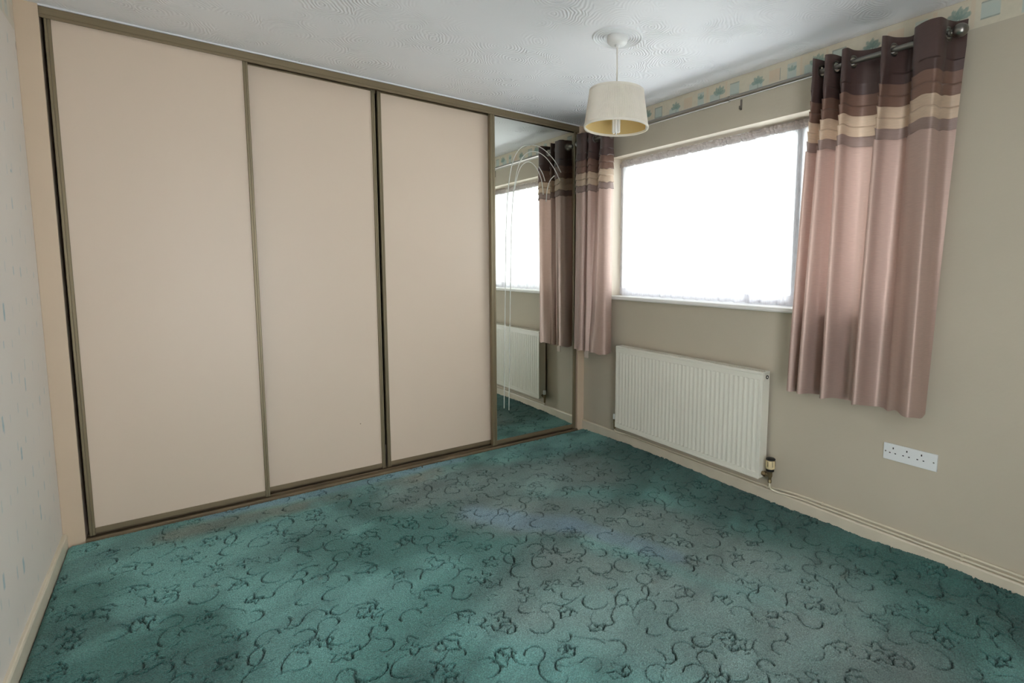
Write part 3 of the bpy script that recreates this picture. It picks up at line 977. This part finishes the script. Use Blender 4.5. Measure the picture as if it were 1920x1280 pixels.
# ------------------------------------------------------------------ curtains
BANDS = [('header_band', M_F_DARK, [2.302, 2.155, 2.108]), ('brown_band', M_F_BROWN, [2.108, 2.060, 2.014]),
         ('cream_band', M_F_CREAM, [2.014, 1.968, 1.922]), ('mauve_band', M_F_MAUVE, [1.922, 1.876])]

def curtain(root, top, bot, zhem, nsub, holes, mid=None, hemwave=0.006, power=0.85):
    A, B = catmull(top, nsub), catmull(bot, nsub)
    Mi = catmull(mid, nsub) if mid is not None else None
    def path(z):
        t = np.clip((2.20 - z) / (2.20 - zhem), 0, 1) ** power
        if Mi is None:
            return A * (1 - t) + B * t
        if t < 0.5:
            return A * (1 - 2 * t) + Mi * 2 * t
        return Mi * (2 - 2 * t) + B * (2 * t - 1)
    def row(z, off, zoff=None):
        P = path(z)                       # (y, x)
        d = np.gradient(P, axis=0)
        d /= np.linalg.norm(d, axis=1)[:, None] + 1e-9
        n = np.stack([-d[:, 1], d[:, 0]], 1)          # toward the room
        n = np.where((n[:, 1:] > 0) & (np.abs(d[:, :1]) > 0.2), n, n)
        Q = P + n * off
        zz = np.full(len(P), z) if zoff is None else z + zoff
        return np.stack([Q[:, 1], Q[:, 0], zz], 1)
    s = np.linspace(0, 1, len(A))
    sag = 0.004 * np.sin(s * 46) + 0.002 * np.sin(s * 113 + 1)
    # which way does the normal offset point to the room? (x decreases towards the room)
    test = row(2.0, 0.01)[len(A) // 2] - row(2.0, 0.0)[len(A) // 2]
    k = 1
    hx = row(2.25, 0)
    cen = []
    for i in range(len(hx) - 1):
        if (hx[i, 0] - PXX) * (hx[i + 1, 0] - PXX) < 0:
            f = (PXX - hx[i, 0]) / (hx[i + 1, 0] - hx[i, 0])
            c = hx[i] + f * (hx[i + 1] - hx[i])
            tg = hx[i + 1] - hx[i]
            cen.append((c, np.array([tg[1], -tg[0], 0]) / np.linalg.norm(tg)))
    sgn = -1
    for name, m, edges in BANDS:
        parts = []
        for zi, (za, zb) in enumerate(zip(edges, edges[1:])):
            header = name == 'header_band' and zi == 0
            nr = 36 if header else 6
            for j in range(nr + 1):
                f = j / nr
                z = za + (zb - za) * f
                off = sgn * (0.0 if header else 0.0005 + 0.0075 * f)
                parts.append(row(z - (0.004 * f if not header else 0), off, sag * (0.35 if header else 1.0)))
            if not header:
                parts.append(row(zb, sgn * 0.0005, sag))
        P = np.array(parts)
        keep = None
        if name == 'header_band':
            cenq = (P[:-1, :-1] + P[1:, 1:]) / 2
            keep = np.ones(cenq.shape[:2], bool)
            for c, n in cen:
                keep &= np.linalg.norm(cenq - c, axis=-1) > 0.0218
        band = at(root, grid_obj(name, P, m, None, keep=keep, flip=True))
        if name == 'header_band':
            for c, n in cen:
                e = obj('eyelet', ring3(bmesh.new(), c, n, 0.0205, 0.0290, 0.0014), M_STEEL, None, True)
                e.parent = band
    zs_ = np.concatenate([np.linspace(1.876, zhem + 0.09, 46), np.linspace(zhem + 0.085, zhem, 8)])
    hw = hemwave * np.sin(s * 31 + 0.6) + hemwave * 0.5 * np.sin(s * 71)
    P = np.array([row(z, 0.0, sag * (1 - f) + hw * f ** 2) for z, f in zip(zs_, np.linspace(0, 1, len(zs_)))])
    # soft irregular drape of the lining
    P[..., 0] += 0.004 * (fbm(P[..., 1] * 3, P[..., 2], 3, 77) - 0.5) * np.linspace(0, 1, len(zs_))[:, None]
    mainp = at(root, grid_obj('main_panel', P, M_F_MAIN, None, flip=True))
    hm = np.array([row(z, -0.0012, hw) for z in np.linspace(zhem + 0.030, zhem - 0.001, 4)])
    h = grid_obj('hem', hm, M_F_MAIN, None, flip=True)
    h.parent = mainp
    return mainp

topR = [(-1.947, 2.957), (-1.941, 2.905), (-1.950, 2.873), (-1.964, 2.884), (-1.974, 2.940), (-1.985, 2.970), (-1.997, 2.948), (-2.002, 2.892), (-2.014, 2.870),
        (-2.031, 2.880), (-2.043, 2.922), (-2.055, 2.966), (-2.073, 2.962), (-2.080, 2.898), (-2.093, 2.870), (-2.111, 2.877), (-2.122, 2.922), (-2.160, 2.963),
        (-2.215, 2.972), (-2.247, 2.948), (-2.256, 2.895), (-2.265, 2.869), (-2.281, 2.875), (-2.294, 2.922), (-2.335, 2.966), (-2.360, 2.955), (-2.372, 2.922),
        (-2.386, 2.885), (-2.42, 2.867), (-2.462, 2.861), (-2.484, 2.868), (-2.494, 2.895), (-2.497, 2.924), (-2.512, 2.957), (-2.548, 2.970)]
botR = [(-1.876, 2.935), (-1.880, 2.905), (-1.895, 2.886), (-1.915, 2.896), (-1.926, 2.918), (-1.934, 2.924), (-1.941, 2.912), (-1.950, 2.885), (-1.966, 2.870),
        (-1.986, 2.884), (-2.002, 2.922), (-2.027, 2.958), (-2.050, 2.945), (-2.066, 2.895), (-2.086, 2.870), (-2.106, 2.880), (-2.127, 2.913), (-2.158, 2.948),
        (-2.190, 2.948), (-2.210, 2.922), (-2.223, 2.889), (-2.240, 2.866), (-2.260, 2.875), (-2.278, 2.910), (-2.308, 2.935), (-2.342, 2.930), (-2.366, 2.914),
        (-2.388, 2.910), (-2.412, 2.900), (-2.447, 2.870), (-2.477, 2.861), (-2.495, 2.885), (-2.503, 2.912), (-2.506, 2.926), (-2.508, 2.935)]
ct = thing('eyelet_curtain', 'rose beige brown banded curtain hanging at the right side of the window', 'curtain', (L - 0.1, -2.2, 0.69), 'eyelet curtains')
botR = [(y_, 2.912 + (x_ - 2.912) * 1.4) for y_, x_ in botR]
curtain(ct, topR, botR, 0.692, 7, None)

topL = [(-0.424, 2.945), (-0.426, 2.912), (-0.418, 2.882), (-0.400, 2.868), (-0.354, 2.880), (-0.334, 2.922), (-0.310, 2.956), (-0.264, 2.960), (-0.251, 2.922), (-0.243, 2.885),
        (-0.230, 2.869), (-0.218, 2.889), (-0.209, 2.922), (-0.198, 2.955), (-0.188, 2.926), (-0.180, 2.890), (-0.165, 2.868), (-0.125, 2.864), (-0.085, 2.870),
        (-0.068, 2.892), (-0.064, 2.922), (-0.058, 2.955)]
botL = [(-0.410, 2.958), (-0.420, 2.925), (-0.414, 2.888), (-0.380, 2.872), (-0.335, 2.866), (-0.300, 2.868), (-0.270, 2.874), (-0.246, 2.884), (-0.238, 2.905), (-0.226, 2.895),
        (-0.210, 2.872), (-0.193, 2.884), (-0.184, 2.912), (-0.172, 2.928), (-0.158, 2.905), (-0.148, 2.880), (-0.128, 2.866), (-0.108, 2.874), (-0.080, 2.872),
        (-0.050, 2.884), (-0.036, 2.915), (-0.030, 2.945)]
cl = thing('eyelet_curtain', 'rose beige brown banded curtain bunched beside the mirrored wardrobe door', 'curtain', (L - 0.1, -0.22, 0.69), 'eyelet curtains')
mpl = curtain(cl, topL, botL, 0.682, 7, None, hemwave=0.004)
o = obj('hem_tab', boxes((2.912, 2.916, -0.192, -0.148, 0.622, 0.688), bev=0.001), mat('pale_lining', srgb(222, 206, 192), 0.8, var=0.03))
o.parent = mpl

# ------------------------------------------------------------------ net curtains
def net(y0, y1, ztop, label, seed, sags=0.0):
    root = thing('net_curtain', label, 'net curtain', (L + 0.085, (y0 + y1) / 2, 1.112), 'net curtains')
    n = int(abs(y1 - y0) / 0.0035)
    s = np.linspace(y0, y1, n)
    X0 = L + 0.088 + sags
    wav = 0.006 * np.sin(s * 62 + seed) + 0.004 * np.sin(s * 109 + 2 * seed) + 0.004 * (vnoise(s, s * 0, 14, seed) - 0.5)
    rows = []
    for z in np.linspace(ztop - 0.045, 1.114, 40):
        k = 0.55 + 0.6 * (ztop - z)
        rows.append(np.stack([X0 + wav * k, s, np.full(n, z) + 0.003 * np.sin(s * 62 + seed)], 1))
    at(root, grid_obj('net_panel', np.array(rows), M_NET))
    rows = []
    for z in np.linspace(1.166, 1.1125, 8):
        k = 0.55 + 0.6 * (ztop - z)
        rows.append(np.stack([X0 + wav * k - 0.0015, s, np.full(n, z) + 0.003 * np.sin(s * 62 + seed)], 1))
    at(root, grid_obj('hem_band', np.array(rows), M_NETHEM))
    # ruffled heading gathered on a thin wire
    rows = []
    nz_ = 0.010 * (vnoise(s, s * 0, 60, seed + 5) - 0.5)
    for f in np.linspace(0, 1, 14):
        z = ztop - 0.002 - 0.052 * f
        puff = 0.013 * math.sin(PI * f) + 0.006 * math.sin(3 * PI * f) ** 2
        ruf = 0.009 * np.sin(s * 170 + 3 * np.sin(s * 37 + seed) + f * 3) * (1 - 0.5 * f)
        zz = np.minimum(z + 0.6 * nz_ * (1 - f) - 0.004 * (1 - f), WZ1 - 0.003)
        rows.append(np.stack([X0 - puff + ruf, s, zz], 1))
    at(root, grid_obj('gathered_heading', np.array(rows), M_NETHEAD))
    at(root, obj('curtain_wire', tube(bmesh.new(), [(X0 + 0.014, y0 + 0.005, ztop - 0.026), (X0 + 0.014, y1 - 0.005, ztop - 0.026)], 0.0025, 8), M_WHITE))
net(WY1 - 0.006, -1.49, 2.108, 'white net curtain with ruffled top on the left and middle of the window', 3)
net(-1.44, WY0 + 0.008, 2.117, 'white net curtain half hidden behind the right brown banded curtain', 9, 0.018)

# ------------------------------------------------------------------ pendant light
pd = thing('pendant_light', 'ivory pleated drum shade pendant hanging from the ceiling rose', 'ceiling light', (RX, RY, H))
def ppart(name, bm, m, smooth=True):
    return at(pd, obj(name, bm, m, None, smooth))
ppart('ceiling_rose', lathe(bmesh.new(), [(0.050, H - 0.0005), (0.050, H - 0.012), (0.047, H - 0.024), (0.038, H - 0.033), (0.012, H - 0.036), (0.008, H - 0.046), (0.004, H - 0.048)], 40, (RX, RY, 0)), M_ROSE)
ppart('cord', tube(bmesh.new(), [(RX, RY, H - 0.047), (RX + 0.0015, RY, 2.25), (RX, RY, 2.145)], 0.0035, 10), M_CORD)
ZT, ZB, RT, RB = 2.152, 1.983, 0.130, 0.155
N = 360
bm = bmesh.new()
rings = []
for f in np.linspace(0, 1, 5):
    rr = RT + (RB - RT) * f
    rings.append([bm.verts.new((RX + (rr + (0.0009 if k % 2 else -0.0009)) * math.cos(2 * PI * k / N), RY + (rr + (0.0009 if k % 2 else -0.0009)) * math.sin(2 * PI * k / N), ZT + (ZB - ZT) * f)) for k in range(N)])
for a_, b_ in zip(rings, rings[1:]):
    for k in range(N):
        bm.faces.new((a_[k], a_[(k + 1) % N], b_[(k + 1) % N], b_[k]))
shade = ppart('lamp_shade', bm, M_SHADE, False)
def psub(name, bm, m):
    o = obj(name, bm, m, None, True)
    o.parent = shade
    return o
psub('shade_lining', lathe(bmesh.new(), [(RT - 0.004, ZT - 0.001), (RB - 0.004, ZB + 0.001)][::1] + [(RB - 0.0032, ZB + 0.001), (RT - 0.0032, ZT - 0.001)], 72, (RX, RY, 0), closed=True), M_SHADEIN)
def trim_ring(z, r, hgt_):
    return lathe(bmesh.new(), [(r - 0.0048, z - hgt_ / 2), (r + 0.0016, z - hgt_ / 2), (r + 0.0022, z), (r + 0.0016, z + hgt_ / 2), (r - 0.0048, z + hgt_ / 2)], 72, (RX, RY, 0), closed=True)
psub('shade_trim', trim_ring(ZT - 0.003, RT, 0.011), M_SHADE)
psub('shade_trim', trim_ring(ZB + 0.002, RB, 0.011), M_SHADE)
bm = bmesh.new()
for k in range(3):
    a_ = 2 * PI * k / 3 + 0.4
    tube(bm, [(RX + 0.018 * math.cos(a_), RY + 0.018 * math.sin(a_), 2.098), (RX + (RT - 0.006) * math.cos(a_), RY + (RT - 0.006) * math.sin(a_), ZT - 0.008)], 0.0017, 6)
psub('shade_spider', bm, M_CORD)
tg = math.radians(28)
psub('price_tag', boxes((RX + 0.112, RX + 0.114, RY - 0.1 + 0.0, RY - 0.087, ZB - 0.004, ZB + 0.022)), M_WHITE)
ppart('lamp_holder', lathe(bmesh.new(), [(0.006, 2.146), (0.014, 2.138), (0.019, 2.110), (0.0205, 2.090), (0.0205, 2.066), (0.017, 2.062)], 28, (RX, RY, 0)), M_ROSE)
bm = lathe(bmesh.new(), [(0.0165, 2.061), (0.0195, 2.055), (0.0195, 2.035), (0.016, 2.030)], 24, (RX, RY, 0))
for sx in (-1, 1):
    for sy in (-1, 1):
        tube(bm, [(RX + sx * 0.009, RY + sy * 0.009, 2.031), (RX + sx * 0.009, RY + sy * 0.009, 1.962), (RX + sx * 0.008, RY + sy * 0.008, 1.955)], [0.0072, 0.0072, 0.004], 12)
ppart('bulb', bm, M_BULB)
